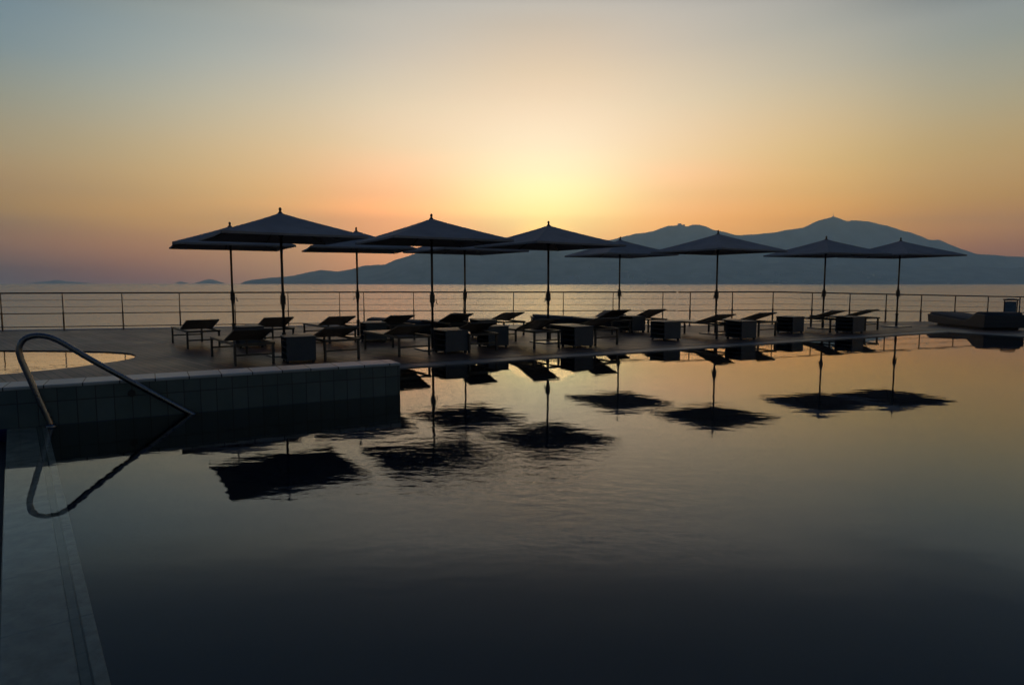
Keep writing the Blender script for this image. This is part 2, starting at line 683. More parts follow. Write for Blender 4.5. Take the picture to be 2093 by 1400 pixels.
# rounded pool: water, basin, thin rim
tag(MB().sheet(RP, .004).build('round_pool_water', M['water2']), kind='structure')
bm = MB()
bm.sheet(RP, -.6)
for a, b in zip(RP, RP[1:] + RP[:1]):
    bm.bm.faces.new([bm.bm.verts.new((*a, -.6)), bm.bm.verts.new((*b, -.6)), bm.bm.verts.new((*b, DZ - .001)), bm.bm.verts.new((*a, DZ - .001))])
tag(bm.build('round_pool_floor', M['basin']), kind='structure')

# pool coping (far edge and right side)
bm = MB()
bm.prism([edge(S_Q, 0), edge(S_CORNER, 0), edge(S_CORNER + CW, CW - .004), edge(S_Q, CW - .004)], -.3, DZ - .006)
tag(bm.build('pool_coping', M['coping'], bevel=.005), kind='structure')
bm = MB()
bm.prism([(CORNER.x, CORNER.y), (NEAR_R[0], NEAR_R[1]), (NEAR_R[0] + CW, NEAR_R[1]), edge(S_CORNER + CW, CW - .004)], -.3, DZ - .006)
tag(bm.build('side_coping', M['coping'], bevel=.005), kind='structure')
bm = MB()
bm.prism([off(WALL_R, 0, wb), off(WALL_R, .0, 0), (WALL_R.x, WALL_R.y), edge(S_Q, 0), edge(S_Q, CW)][0:0] or [(WALL_R.x - .02, WALL_R.y + wb), (WALL_R.x - .018, WALL_R.y + wb + .01), (Q.x - .01, Q.y + .01)], -.3, DZ - .008)
bm.bm.free()

# kerb along the sea side, and the terrace body below
def strip(a, b, w0, w1):
    d = (b - a).normalized()
    n = Vector((-d.y, d.x))
    return [tuple(a + n * w0), tuple(b + n * w0), tuple(b + n * w1), tuple(a + n * w1)]


bm = MB()
kp = RAIL
nrm = []
for i in range(len(kp)):
    d = (kp[min(i + 1, len(kp) - 1)] - kp[max(i - 1, 0)]).normalized()
    nrm.append(Vector((-d.y, d.x)))
DROP = [0, 0, 0, 0, -.2, -.2]
for i in range(len(kp) - 1):
    a0, b0 = kp[i] - nrm[i] * .02, kp[i + 1] - nrm[i + 1] * .02
    a1, b1 = kp[i] + nrm[i] * .42, kp[i + 1] + nrm[i + 1] * .42
    za, zb = DZ + .01 + DROP[i], DZ + .01 + DROP[i + 1]
    if DROP[i] or DROP[i + 1]:
        za, zb = min(za, DZ - .01), zb
    V = [bm.bm.verts.new(p) for p in ((a0.x, a0.y, za), (b0.x, b0.y, zb), (b1.x, b1.y, zb), (a1.x, a1.y, za), (a0.x, a0.y, -6.3), (b0.x, b0.y, -6.3), (b1.x, b1.y, -6.3), (a1.x, a1.y, -6.3))]
    for f in ((0, 1, 2, 3), (7, 6, 5, 4), (4, 5, 1, 0), (6, 7, 3, 2)):
        bm.bm.faces.new([V[j] for j in f])
tag(bm.build('sea_kerb', M['kerb']), kind='structure')

# ------------------------------------------------------------------ sea
bm = MB()
bm.sheet([(-9500, -60), (9500, -60), (9500, 11000), (-9500, 11000)], 0)
sea = bm.build('sea', M['sea'], loc=(0, 0, -6))
tag(sea, kind='structure')


# ------------------------------------------------------------------ mountains across the bay
def ray(px, py=579.0):
    u = (px - 1046.5) / FPX
    v = (700 - py) / FPX
    d = Vector((u, math.cos(TILT) + v * math.sin(TILT), -math.sin(TILT) + v * math.cos(TILT)))
    return d / d.y                                 # per metre of depth


def interp(P, x):
    if x <= P[0][0]:
        return P[0][1]
    for (x0, y0), (x1, y1) in zip(P, P[1:]):
        if x <= x1:
            return y0 + (y1 - y0) * (x - x0) / (x1 - x0)
    return P[-1][1]


SEA_Z = -6.0


def range_mesh(name, sky, D0, D1, mname='hill', step=5, rows=26, rough=1.0, backd=900, ends=True, seed=0.0, jag=1.0):
    """terrain whose crest, seen from the terrace, follows `sky` (bearing, height) and which falls to the shore at D0"""
    mb = MB()
    xs = []
    x = sky[0][0]
    while x <= sky[-1][0]:
        xs.append(x)
        x += step
    grid = []
    nb = 6
    for px in xs:
        yy = interp(sky, px)
        col = []
        r = ray(px, yy)
        crest = CAM_H + r.z * D1
        crest += (noise.noise(Vector((px * .045 + seed, 3.1, 0))) * 7 + noise.noise(Vector((px * .2 + seed, 7.1, 0))) * 3.5) * jag * min(1, max(0, crest) / 60)
        crest = max(crest, SEA_Z + 1)
        shore = D0 + noise.noise(Vector((px * .012, seed, 5))) * 180
        for j in range(rows + 1):
            s = j / rows
            D = shore + (D1 - shore) * s
            X = r.x * D
            base = s ** 1.15
            n = noise.fractal(Vector((X * .0016 + seed, D * .0016, 0)), 1.0, 2.0, 5) * 120 * rough
            rid = -abs(noise.noise(Vector((X * .0011 + seed, D * .0005, 4)))) * 160 * rough
            z = SEA_Z - 3 + (crest - SEA_Z + 3) * base + (n + rid) * (s * (1 - s)) * 1.6 * min(1, max(0, crest) / 220)
            lim = SEA_Z - 2 + (crest - SEA_Z) * D / D1
            z = min(z, lim) if s < 1 else crest
            col.append((X, D, z))
        for j in range(1, nb + 1):
            s = j / nb
            D = D1 + backd * s
            col.append((r.x * D, D, crest * (1 - s) + (SEA_Z - 3) * s))
        grid.append(col)
    V = [[mb.bm.verts.new(p) for p in c] for c in grid]
    for a, b in zip(V, V[1:]):
        for j in range(len(a) - 1):
            mb.bm.faces.new((a[j], b[j], b[j + 1], a[j + 1]))
    o = mb.build(name, M[mname], smooth=True)
    tag(o, kind='structure')
    return grid


SKY_MAIN = [(1380, 505), (1440, 492), (1500, 481), (1530, 480), (1570, 477), (1600, 472), (1640, 466), (1652, 461), (1668, 453), (1685, 448), (1703, 443), (1718, 447), (1730, 452), (1750, 451), (1775, 453), (1800, 459), (1815, 462),
            (1845, 472), (1860, 475), (1880, 482), (1900, 490), (1920, 491), (1940, 499), (1965, 509), (1985, 516), (2000, 520), (2030, 521), (2060, 524), (2100, 526), (2250, 530), (2500, 545), (2750, 565), (2950, 579)]
SKY_HUMP = [(1080, 520), (1150, 508), (1220, 496), (1262, 487), (1300, 478), (1335, 473), (1350, 467), (1366, 462), (1385, 461), (1405, 462.5), (1415, 459.5), (1430, 460), (1445, 464), (1456, 470), (1480, 474), (1500, 480), (1540, 486), (1600, 500), (1680, 520)]
SKY_LOW = [(492, 579), (505, 574), (520, 571.5), (545, 568.5), (575, 566), (600, 564), (620, 559), (640, 555), (658, 551.5), (690, 555), (720, 550), (745, 543), (770, 541), (785, 541), (800, 536), (815, 529), (830, 524), (850, 519), (880, 513), (930, 507), (990, 503), (1040, 505), (1090, 508), (1140, 514), (1200, 520), (1260, 524), (1330, 527), (1400, 529), (1450, 526),
           (1500, 533), (1560, 540), (1620, 536), (1690, 541), (1760, 546), (1840, 541), (1900, 549), (1980, 545), (2060, 548), (2150, 545), (2400, 552), (2700, 565), (3000, 579)]
g_low = range_mesh('coastal_hills', SKY_LOW, 5200, 6100, seed=1.3, rough=.7, backd=500)
g_hump = range_mesh('fort_hill', SKY_HUMP, 6650, 8000, seed=4.2)
g_main = range_mesh('mountain', SKY_MAIN, 6650, 7600, seed=9.1)
range_mesh('island', [(398, 578.6), (408, 576), (418, 572.5), (428, 570.5), (438, 572.5), (448, 576), (458, 578.6)], 8600, 8800, step=2, rows=8, backd=150, seed=2, jag=.5)
range_mesh('island', [(62, 578.6), (80, 576), (98, 575.5), (112, 572.5), (125, 573.5), (140, 576), (160, 577), (182, 578.6)], 9300, 9500, step=2, rows=8, backd=150, seed=3, jag=.5)
range_mesh('island', [(358, 578.6), (364, 576.5), (370, 575), (376, 577), (384, 578.6)], 9100, 9200, step=2, rows=6, backd=120, seed=5, jag=.3)

# town scattered over the slopes (reads as one faint mass)
bm = MB()
cand = []
for gi, (grid, x0, x1, n) in enumerate(((g_low, 1180, 2000, 520),)):
    for _ in range(n):
        i = random.randrange(len(grid))
        j = int(abs(random.gauss(0, 9))) + 1
        if j > 25:
            continue
        px = 492 + 5 * i
        if not (1150 < px < 2000):
            continue
        if noise.noise(Vector((px * .012, j * .12, 8))) < -.05:
            continue
        x, y, z = grid[i][j]
        if z < SEA_Z:
            continue
        w = random.uniform(9, 20)
        h = random.uniform(8, 22)
        bm.box((x + random.uniform(-8, 8), y, z + h * .2), (w, w * .8, h), Matrix.Rotation(random.uniform(0, PI), 4, 'Z'))
for _ in range(420):
    i = random.randrange(int((1420 - 1380) / 5), int((1720 - 1380) / 5))
    j = random.randrange(1, 9)
    x, y, z = g_main[i][j]
    if noise.noise(Vector((i * .09, j * .3, 2))) < -.1:
        continue
    w = random.uniform(12, 24)
    h = random.uniform(12, 30)
    bm.box((x, y, z + h * .2), (w, w * .8, h), Matrix.Rotation(random.uniform(0, PI), 4, 'Z'))
tag(bm.build('hillside_town', M['house']), 'faint pale houses of a town scattered over the hillside across the bay', 'town', kind='stuff')

# mast on the summit, ruined fort on the second hill
r = ray(1703, 443)
zt = CAM_H + r.z * 7600
o = MB().tube([(0, 0, -8), (0, 0, 44)], [3.0, 1.2], 6).build('summit_mast', M['dark_metal'])
mast = o
mast.location = (r.x * 7600, 7600, zt)
MB().box((0, 0, 0), (14, 12, 12)).build('mast_hut', M['rock'], mast)
tag(mast, 'thin radio mast on the highest mountain summit', 'mast')
r = ray(1389, 461.5)
zt = CAM_H + r.z * 8000
fort = MB().box((0, 0, 8), (50, 40, 34), taper=.7).box((38, 0, 2), (46, 26, 18)).build('hilltop_fort', M['rock'], loc=(r.x * 8000, 8000, zt))
tag(fort, 'tiny square fort on top of the second hill', 'fort')
r = ray(1057, 581)
boat = empty('boat', (r.x * 3000, 3000, SEA_Z), R(10))
tag(boat, 'tiny dark boat far out on the sea left of the middle umbrella', 'boat')
MB().prism([(-9, -2), (8, -2), (11, 0), (8, 2), (-9, 2)], -.6, 2.2).build('hull', M['boat'], boat)
MB().box((-1, 0, 3.6), (7, 3, 2.8)).build('cabin', M['boat'], boat)

# ------------------------------------------------------------------ haze
bm = MB()
bm.box((0, 500, 540), (19600, 21600, 1100.0))
haze = bm.build('haze', M['kerb'])
haze.data.materials.clear()
hm = bpy.data.materials.new('haze_air')
hm.use_nodes = True
nt = NT(hm.node_tree)
out = nt.n('ShaderNodeOutputMaterial')
pv = nt.n('ShaderNodeVolumePrincipled')
pv.inputs['Color'].default_value = (.50, .77, .98, 1)
pv.inputs['Density'].default_value = .00016
pv.inputs['Anisotropy'].default_value = .5
nt.l(pv.outputs[0], out.inputs['Volume'])
haze.data.materials.append(hm)
tag(haze, kind='stuff')
haze['label'] = 'thin evening haze over the bay'
haze['category'] = 'haze'

# ------------------------------------------------------------------ sea railing
def rail_run(name, label, pts, z0s, post_w=.026, ext=(0, 0)):
    """pts: post positions (plan); z0s: foot height per post"""
    root = empty(name, (pts[0].x, pts[0].y, 0))
    tag(root, label, 'railing', 'railings along the sea edge of the deck')
    o0 = Vector((pts[0].x, pts[0].y, 0))
    L = lambda i, z: Vector((pts[i].x, pts[i].y, z0s[i] + z)) - o0
    for i in range(len(pts)):
        d = (pts[min(i + 1, len(pts) - 1)] - pts[max(i - 1, 0)]).normalized()
        mb = MB()
        mb.bar(L(i, -.02), L(i, .53), post_w * 1.9, post_w * 1.1, up=(d.x, d.y, 0))
        mb.bar(L(i, .53), L(i, 1.035), post_w * 1.15, post_w * .8, up=(d.x, d.y, 0))
        mb.bar(L(i, -.02), L(i, .0), post_w * 3.6, post_w * 3.6, up=(d.x, d.y, 0))
        mb.build('post', M['rail'], root, bevel=.002)
    for nm, z, r in (('handrail', 1.05, .021), ('wire', .85, .0055), ('wire', .66, .0055), ('mid_rail', .475, .013), ('bottom_rail', .10, .013)):
        q = [L(i, z) for i in range(len(pts))]
        q = [q[0] - (q[1] - q[0]).normalized() * ext[0]] * (ext[0] > 0) + q + [q[-1] + (q[-1] - q[-2]).normalized() * ext[1]] * (ext[1] > 0)
        MB().tube(q, r, 8).build(nm, M['rail'], root, smooth=True)
    return root


a, b = Vector((-14.2, 18.1)), Vector((-5.35, 20.22))
st = (b - a) / 6
P1 = [a + st * k for k in range(-4, 7)]
rail_run('railing', 'long straight railing run at the left end of the deck', P1, [DZ] * len(P1), ext=(0, .37))
a2 = Vector((-4.62, 20.32))
P2 = [a2 + Vector((1.555, .005)) * k for k in range(0, 7)]
rail_run('railing', 'middle railing run behind the central umbrellas', P2, [DZ] * len(P2), ext=(.36, .42))
a3 = Vector((5.55, 20.3))
d3 = Vector((math.cos(R(15.2)), math.sin(R(15.2)))) * 1.5
P3 = [a3 + d3 * k for k in range(0, 17)]
rail_run('railing', 'railing run at the right, curving away behind the daybed', P3, [DZ - max(0, min(.22, (k - 2) * .032)) for k in range(17)], ext=(.42, 0))

# ------------------------------------------------------------------ pool handrail
hr = empty('pool_handrail', (-4.3, 6.15, 0))
tag(hr, 'curved steel handrail rising from the ledge and dipping into the pool', 'handrail')


def plane_pt(px, py):
    """point of the handrail's upright plane (parallel to the wall, just in front of it)"""
    u = (px - 1046.5) / FPX
    v = (700 - py) / FPX
    d = Vector((u, math.cos(TILT) + v * math.sin(TILT), -math.sin(TILT) + v * math.cos(TILT)))
    p0 = WALL_R - WALL_N * .075
    n = WALL_N
    k = p0.dot(n) / (d.x * n.x + d.y * n.y)
    return Vector((d.x * k, d.y * k, CAM_H + d.z * k)) - Vector(hr.location)


HP = [plane_pt(*p) for p in ((104, 869), (97, 852), (70, 794), (50, 750), (41, 728), (39, 711), (47, 696), (62, 688), (82, 686), (104, 690), (130, 702), (200, 743), (300, 797), (399, 850))]


def catmull(P, n=8):
    out = []
    for i in range(len(P) - 1):
        p0, p1, p2, p3 = P[max(i - 1, 0)], P[i], P[i + 1], P[min(i + 2, len(P) - 1)]
        for k in range(n):
            t = k / n
            out.append(.5 * ((2 * p1) + (-p0 + p2) * t + (2 * p0 - 5 * p1 + 4 * p2 - p3) * t * t + (-p0 + 3 * p1 - 3 * p2 + p3) * t ** 3))
    out.append(P[-1])
    return out


HP[-1] = HP[-2] + (HP[-1] - HP[-2]) * 1.12
MB().tube(catmull(HP), .027, 16).build('tube', M['steel'], hr, smooth=True)
MB().lathe([(.05, -.03), (.05, 0), (.035, .012), (.03, .014)], 20, HP[0]).build('foot_flange', M['steel'], hr, smooth=True)
# round inlet fitting in the wall
wp = plane_pt(268, 795) + Vector(hr.location)
jet = MB().tube([(0, 0, 0), (0, .05, 0)], .035, 16).build('water_inlet', M['plinth'])
q = WALL_R + WALL_DIR * ((Vector((wp.x, wp.y)) - WALL_R).dot(WALL_DIR)) - WALL_N * .02
jet.location = (q.x, q.y, .25)
jet.rotation_euler = (0, 0, R(29.4))
tag(jet, 'small round dark inlet fitting set in the tiled wall', 'pool fitting')


# ------------------------------------------------------------------ umbrellas
def canopy_mesh(half=1.2, zc=2.155, za=2.6, n=14):
    b = bmesh.new()
    V = {}
    # square canopy as four triangular gores
    for i in range(-n, n + 1):
        for j in range(-n, n + 1):
            x, y = i / n, j / n
            r = max(abs(x), abs(y))
            mn = min(abs(x), abs(y))
            k = (mn / r) if r > 0 else 1
            # edge bows inwards slightly, cloth sags between the hips
            sc = 1 - .028 * (1 - k * k) * r
            z = za - (za - zc) * (r ** .93) - .022 * (1 - k * k) * math.sin(PI * min(1, r * .9)) * r
            z -= .018 * (1 - k * k) * r * 0 
            V[i, j] = b.verts.new((x * half * sc, y * half * sc, z))
    for i in range(-n, n):
        for j in range(-n, n):
            q = [V[i, j], V[i + 1, j], V[i + 1, j + 1], V[i, j + 1]]
            # split along the hip direction
            if (i + .5) * (j + .5) > 0:
                b.faces.new((q[0], q[1], q[2]))
                b.faces.new((q[0], q[2], q[3]))
            else:
                b.faces.new((q[0], q[1], q[3]))
                b.faces.new((q[1], q[2], q[3]))
    mb = MB()
    mb.bm.free()
    mb.bm = b
    return mb


def make_umbrella():
    root = empty('umbrella', (0, 0, DZ))
    MB().box((0, 0, .012), (.6, .6, .024)).build('base_plate', M['base'], root, bevel=.008)
    MB().tube([(0, 0, .02), (0, 0, .36)], .034, 14).tube([(0, 0, .36), (0, 0, .42)], [.042, .038], 14).build('base_sleeve', M['dark_metal'], root, smooth=False)
    MB().tube([(0, 0, .30), (0, 0, 2.52)], .024, 14).build('pole', M['pole'], root, smooth=True)
    mb = MB()
    mb.box((0, 0, 1.02), (.085, .085, .17)).tube([(0, 0, 1.1), (0, 0, 1.17)], [.04, .03], 12).tube([(0, 0, .84), (0, 0, .94)], [.028, .036], 12)
    cr_ = mb.build('crank_housing', M['dark_metal'], root, bevel=.012)
    MB().tube([(.04, 0, 1.0), (.085, 0, 1.0), (.09, 0, .93), (.115, 0, .915)], .009, 8).build('crank_handle', M['dark_metal'], cr_)
    cm = canopy_mesh()
    for f in cm.bm.faces:
        f.smooth = False
    cn = cm.build('canopy', M['canopy'], root, solid=.006)
    # hem band
    mb = MB()
    e = 1.2
    for a_ in range(4):
        Rm = Matrix.Rotation(a_ * PI / 2, 4, 'Z')
        prev = None
        for k in range(15):
            t = -1 + 2 * k / 14
            kk = abs(t)
            sc = 1 - .028 * (1 - kk * kk)
            p = Rm @ Vector((e * sc * 1.002, t * e * sc, 2.153))
            v1 = mb.bm.verts.new(p + Vector((0, 0, .002)))
            v2 = mb.bm.verts.new(p - Vector((0, 0, .035)))
            if prev:
                mb.bm.faces.new((prev[0], v1, v2, prev[1]))
            prev = (v1, v2)
    mb.build('hem', M['canopy'], root, solid=.004)
    MB().lathe([(.05, 2.575), (.042, 2.60), (.026, 2.615), (.020, 2.64), (.026, 2.662), (.022, 2.685), (.010, 2.70)], 14).build('finial', M['dark_metal'], root, smooth=True)
    MB().lathe([(.045, 2.43), (.05, 2.45), (.05, 2.50), (.04, 2.52)], 14).build('top_hub', M['dark_metal'], root)
    MB().lathe([(.04, 2.16), (.048, 2.18), (.048, 2.22), (.036, 2.24)], 14).build('runner', M['dark_metal'], root)
    for k in range(8):
        a_ = k * PI / 4
        L = 1.2 * (math.sqrt(2) if k % 2 else 1) * .965
        zz = 2.13
        d = Vector((math.cos(a_), math.sin(a_), 0))
        rb = MB().bar(d * .04 + Vector((0, 0, 2.49)), d * L + Vector((0, 0, zz)), .022, .014).build('rib', M['dark_metal'], root)
        f_ = .5
        mid = (d * .04 + Vector((0, 0, 2.49))).lerp(d * L + Vector((0, 0, zz)), f_)
        MB().bar(d * .04 + Vector((0, 0, 2.2)), mid - Vector((0, 0, .012)), .016, .012).build('strut', M['dark_metal'], rb)
    return root


UMB = [  # x, y, rotation, label
    (-6.36, 14.84, 29, 'leftmost umbrella, in the back row, overlapped by the larger one in front'),
    (-4.22, 12.01, 33, 'largest umbrella, front row left, closest to the tiled wall'),
    (-3.83, 16.18, 22, 'back row umbrella seen between the two biggest front umbrellas'),
    (-1.60, 13.08, 29, 'second largest umbrella, front row, just left of the sun glow'),
    (-1.23, 17.07, 33, 'back row umbrella whose top is hidden by the one in front'),
    (0.81, 14.60, 34, 'front row umbrella just right of the brightest sky'),
    (3.20, 19.45, 24, 'small back row umbrella below the fort hill with the grey panels'),
    (5.36, 17.10, 31, 'front row umbrella standing alone before the dip between the two peaks'),
    (9.18, 19.20, 22, 'front row umbrella below the highest mountain summit'),
    (11.76, 19.88, 21, 'rightmost umbrella with no loungers beside it on the right'),
]
uproto = make_umbrella()
for i, (x, y, a_, lb) in enumerate(UMB):
    o = uproto if i == 0 else copy_tree(uproto)
    o.location = (x, y, DZ)
    o.rotation_euler = (0, 0, R(a_) + (PI / 2) * (i % 3))
    tag(o, lb, 'umbrella', 'square parasols standing over the loungers')

# ------------------------------------------------------------------ loungers
LW, LL, LH = .64, 1.80, .335
BLEN = .75
HINGE = -.15      # along +y from centre (head is towards -y)


def make_lounger(ang=22.0):
    root = empty('sun_lounger', (0, 0, DZ))
    # legs at both ends and short braces
    for sx in (-1, 1):
        for yy in (.855, -.845):
            MB().box((sx * (LW / 2 - .02), yy, LH / 2), (.036, .045, LH)).build('leg', M['frame'], root, bevel=.004)
    mb = MB()
    for sx in (-1, 1):
        mb.box((sx * (LW / 2 - .018), 0, LH + .012), (.034, LL, .04))
    for yy in (LL / 2 - .02, -LL / 2 + .02):
        mb.box((0, yy, LH + .012), (LW - .07, .034, .038))
    mb.build('frame', M['frame'], root, bevel=.004)
    for yy in (.855, -.845):
        MB().box((0, yy, .17), (LW - .076, .022, .028)).build('stretcher', M['frame'], root)
    # seat
    mb = MB()
    y0, y1 = HINGE, LL / 2 - .04
    nn = 14
    for k in range(nn):
        w = (y1 - y0) / nn
        mb.box((0, y0 + (k + .5) * w, LH + .026 + .0), (LW - .082, w * .93, .014))
    mb.build('seat', M['sling'], root)
    # backrest
    br = empty('backrest', (0, HINGE - .005, LH + .03))
    br.parent = root
    br.rotation_euler = (R(ang), 0, 0) if False else (R(-ang), 0, 0)
    return root


def make_backrest_meshes(br):
    mb = MB()
    BL = BLEN
    for sx in (-1, 1):
        mb.box((sx * (LW / 2 - .022), -BL / 2, .0), (.03, BL, .028))
    mb.box((0, -BL + .015, 0), (LW - .074, .03, .026))
    mb.build('back_frame', M['frame'], br, bevel=.003)
    mb = MB()
    nn = 13
    for k in range(nn):
        w = (BL - .05) / nn
        mb.box((0, -(k + .5) * w - .01, .004), (LW - .078, w * .94, .014))
    mb.build('back_panel', M['sling'], br)


# loungers: plan position of the backrest's raised right corner, its height
LOUNG = [
    # name, tip px, tip py, row (0 back,1 front), label, dtheta
    (448, 653, 0, 'leftmost lounger, standing on open deck by itself', 0),
    (600, 648, 0, 'back row lounger behind the left large umbrella pole', -1),
    (727, 646, 0, 'back row lounger just left of the second back umbrella pole', 1),
    (848, 644, 0, 'back row lounger in front of the left daybed', 0),
    (967.5, 641, 0, 'back row lounger left of the hidden-top umbrella pole', -1),
    (1072, 638, 0, 'back row lounger whose tip touches the middle daybed', 1),
    (1289, 633, 0, 'back row lounger behind the front one at the middle daybed end', 0),
    (1362, 632, 0, 'back row lounger under the fort hill, last of the back row', -1),
    (559, 671, 1, 'front row lounger closest to the tiled wall, left of the nearest box table', 0),
    (734, 668, 1, 'front row lounger right of the nearest box table', 1),
    (879, 663, 1, 'front row lounger above the end of the tiled wall', 0),
    (1017, 658, 1, 'front row lounger right of the purple-grey box table', -1),
    (1144, 651, 1, 'front row lounger with the pole of the sun-side umbrella behind it', 0),
    (1264, 649, 1, 'front row lounger with bare legs right of the large slatted box table', 1),
    (1504.6, 642, 1, 'front row lounger beside the lone umbrella, seat pointing left', 0),
    (1588, 638.7, 1, 'front row lounger between the dark box and the blue-grey box', -1),
    (1729, 634.8, 1, 'front row lounger just under the umbrella below the summit', 0),
    (1797.5, 632.5, 1, 'rightmost lounger beside the last box table', 1),
]


def row_line(row, X):
    return (13.50 + .505 * (X + 6.01)) if row == 0 else (10.72 + .543 * (X + 3.94))


lroot = make_lounger()
backs = [c for c in COL.objects if c.parent is lroot and c.name.startswith('backrest')]
make_backrest_meshes(backs[0])
LC = []
for i, (px, py, row, lb, dth) in enumerate(LOUNG):
    r = ray(px, py)
    # walk out along the ray until the row's line is reached
    D = 12.0
    for _ in range(40):
        D = row_line(row, r.x * D) - (.85 if px in (1289, 1362) else 0)
    ztip = CAM_H + r.z * D
    th = R(29 + dth * 1.2 + max(0, 7.5 - max(0, r.x * 15 + 6) * .75))
    BL = BLEN
    sn = max(.24, min(.5, (ztip - DZ - LH - .035) / BL))
    ang = math.asin(sn)
    # local tip
    lt = Vector((LW / 2 - .01, HINGE - BL * math.cos(ang)))
    ct, st_ = math.cos(th), math.sin(th)
    cx = r.x * D - (lt.x * ct - lt.y * st_)
    cy = D - (lt.x * st_ + lt.y * ct)
    o = lroot if i == 0 else copy_tree(lroot)
    o.location = (cx, cy, DZ)
    o.rotation_euler = (0, 0, th)
    tag(o, lb, 'sun lounger', 'sun loungers in two rows on the deck')
    LC.append((cx, cy))
    for c in [x for x in COL.objects if x.parent is o and x.name.startswith('backrest')]:
        c.rotation_euler = (-ang, 0, 0)
print('loungers', [(round(a, 2), round(b, 2)) for a, b in LC])


# ------------------------------------------------------------------ box side tables
def make_box():
    root = empty('box_table', (0, 0, DZ))
    w, h = .495, .40
    t = .02
    mb = MB()
    # closed faces: two sides + back; front holds the slatted shelves
    mb.box((0, w / 2 - t / 2, h / 2 + .03), (w, t, h - .02))
    mb.box((w / 2 - t / 2, -t / 2 - .0005, h / 2 + .03), (t, w - t - .001, h - .02))
    mb.box((0, -w / 2 + t / 2, h / 2 + .03), (w - 2 * t - .002, t, h - .02))
    mb.build('side_panel', M['box'], root, bevel=.003)
    for z in (.05, .155, .26, .365):
        MB().box((-.012, 0, z), (w - t - .03, w - 2 * t - .004, .016)).build('shelf', M['box'], root)
    MB().box((0, 0, h + .032), (w + .016, w + .016, .022)).build('table_top', M['box'], root, bevel=.005)
    mb = MB()
    for sx in (-1, 1):
        for sy in (-1, 1):
            mb.box((sx * (w / 2 - .04), sy * (w / 2 - .04), .018), (.04, .04, .038))
    mb.build('feet', M['plinth'], root)
    return root


BOX = [
    (-3.80, 11.52, 'nearest and largest looking box table, just behind the wall', 0),
    (-1.23, 13.0, 'purple-grey box table at the foot of the second front umbrella', 0),
    (-.42, 14.15, 'bluish box table partly behind the lounger legs in the middle', 0),
    (1.41, 14.1, 'box table with slatted open side, front row, left of the bare lounger legs', 0),
    (3.73, 15.78, 'free-standing blue-grey box table in the wide gap of the front row', 0),
    (5.65, 16.02, 'dark box table beside the lone front umbrella', 0),
    (7.68, 17.95, 'blue-grey box table midway between the last two front umbrellas', 0),
    (9.33, 17.95, 'box table between the two rightmost loungers', 0),
    (-5.68, 14.05, 'small looking box table between the leftmost lounger and its neighbour', 0),
    (-3.28, 15.35, 'back row box table left of the left daybed', 0),
    (-.72, 16.45, 'back row box table between the two loungers behind the hidden-top umbrella', 0),
    (3.38, 18.25, 'back row box table between the last two back row loungers', 0),
]
bproto = make_box()
for i, (x, y, lb, rr) in enumerate(BOX):
    o = bproto if i == 0 else copy_tree(bproto)
    kk = 1 - .5 / y
    o.location = (x * kk, y * kk, DZ)
    o.rotation_euler = (0, 0, R(29 + (-2, 3, 0, 1, -3)[i % 5]))
    tag(o, lb, 'side table', 'box side tables among the loungers')


# ------------------------------------------------------------------ wave daybeds
def make_daybed():
    """long axis x: foot at -x, raised head at +x"""
    root = empty('daybed', (0, 0, DZ))
    Lh = 1.36
    top = []
    n = 40
    for k in range(n + 1):
        t = k / n
        x = -Lh + 2 * Lh * t
        if t < .68:
            z = .34 - .11 * (t / .68) ** 1.1
        elif t < .86:
            q = (t - .68) / .18
            z = .23 + .22 * (3 * q * q - 2 * q ** 3)
        else:
            z = .45 - .02 * (t - .86) / .14
        top.append((x, z))
    W = 1.12
    prof = top + [(Lh, .06), (-Lh * .45, .06), (-Lh * .96, .09)]
    b = MB()
    for y in (-W / 2, W / 2):
        b.bm.faces.new([b.bm.verts.new((x, y, z)) for x, z in prof])
    b.bm.verts.ensure_lookup_table()
    n = len(prof)
    for i in range(n):
        j = (i + 1) % n
        b.bm.faces.new((b.bm.verts[i], b.bm.verts[j], b.bm.verts[n + j], b.bm.verts[n + i]))
    b.build('body', M['wicker'], root, bevel=.02)
    # mattress following the wave
    b = MB()
    A = []
    for x, z in top[1:-1]:
        A.append([b.bm.verts.new((x, y, z + dz)) for y, dz in ((-W / 2 + .04, .004), (-W / 2 + .04, .035), (-W / 2 + .08, .06), (W / 2 - .08, .06), (W / 2 - .04, .035), (W / 2 - .04, .004))])
    for p, q in zip(A, A[1:]):
        for k in range(5):
            b.bm.faces.new((p[k], p[k + 1], q[k + 1], q[k]))
    b.bm.faces.new(A[0])
    b.bm.faces.new(A[-1][::-1])
    b.build('mattress', M['cushion'], root, smooth=True)
    MB().box((.15, 0, .03), (2.1, 1.0, .058)).build('plinth', M['plinth'], root)
    return root


DB = [(-2.55, 17.6, 5, 'left daybed, low and dark, behind the back row loungers'),
      (1.93, 19.35, 2, 'middle daybed, low and dark, right of the brightest sea'),
      (14.0, 19.75, -92, 'right daybed at the pool corner in front of the tall bin')]
dproto = make_daybed()
for i, (x, y, a_, lb) in enumerate(DB):
    o = dproto if i == 0 else copy_tree(dproto)
    o.location = (x, y, DZ)
    o.rotation_euler = (0, 0, R(a_))
    tag(o, lb, 'daybed', 'wave shaped daybeds along the deck')

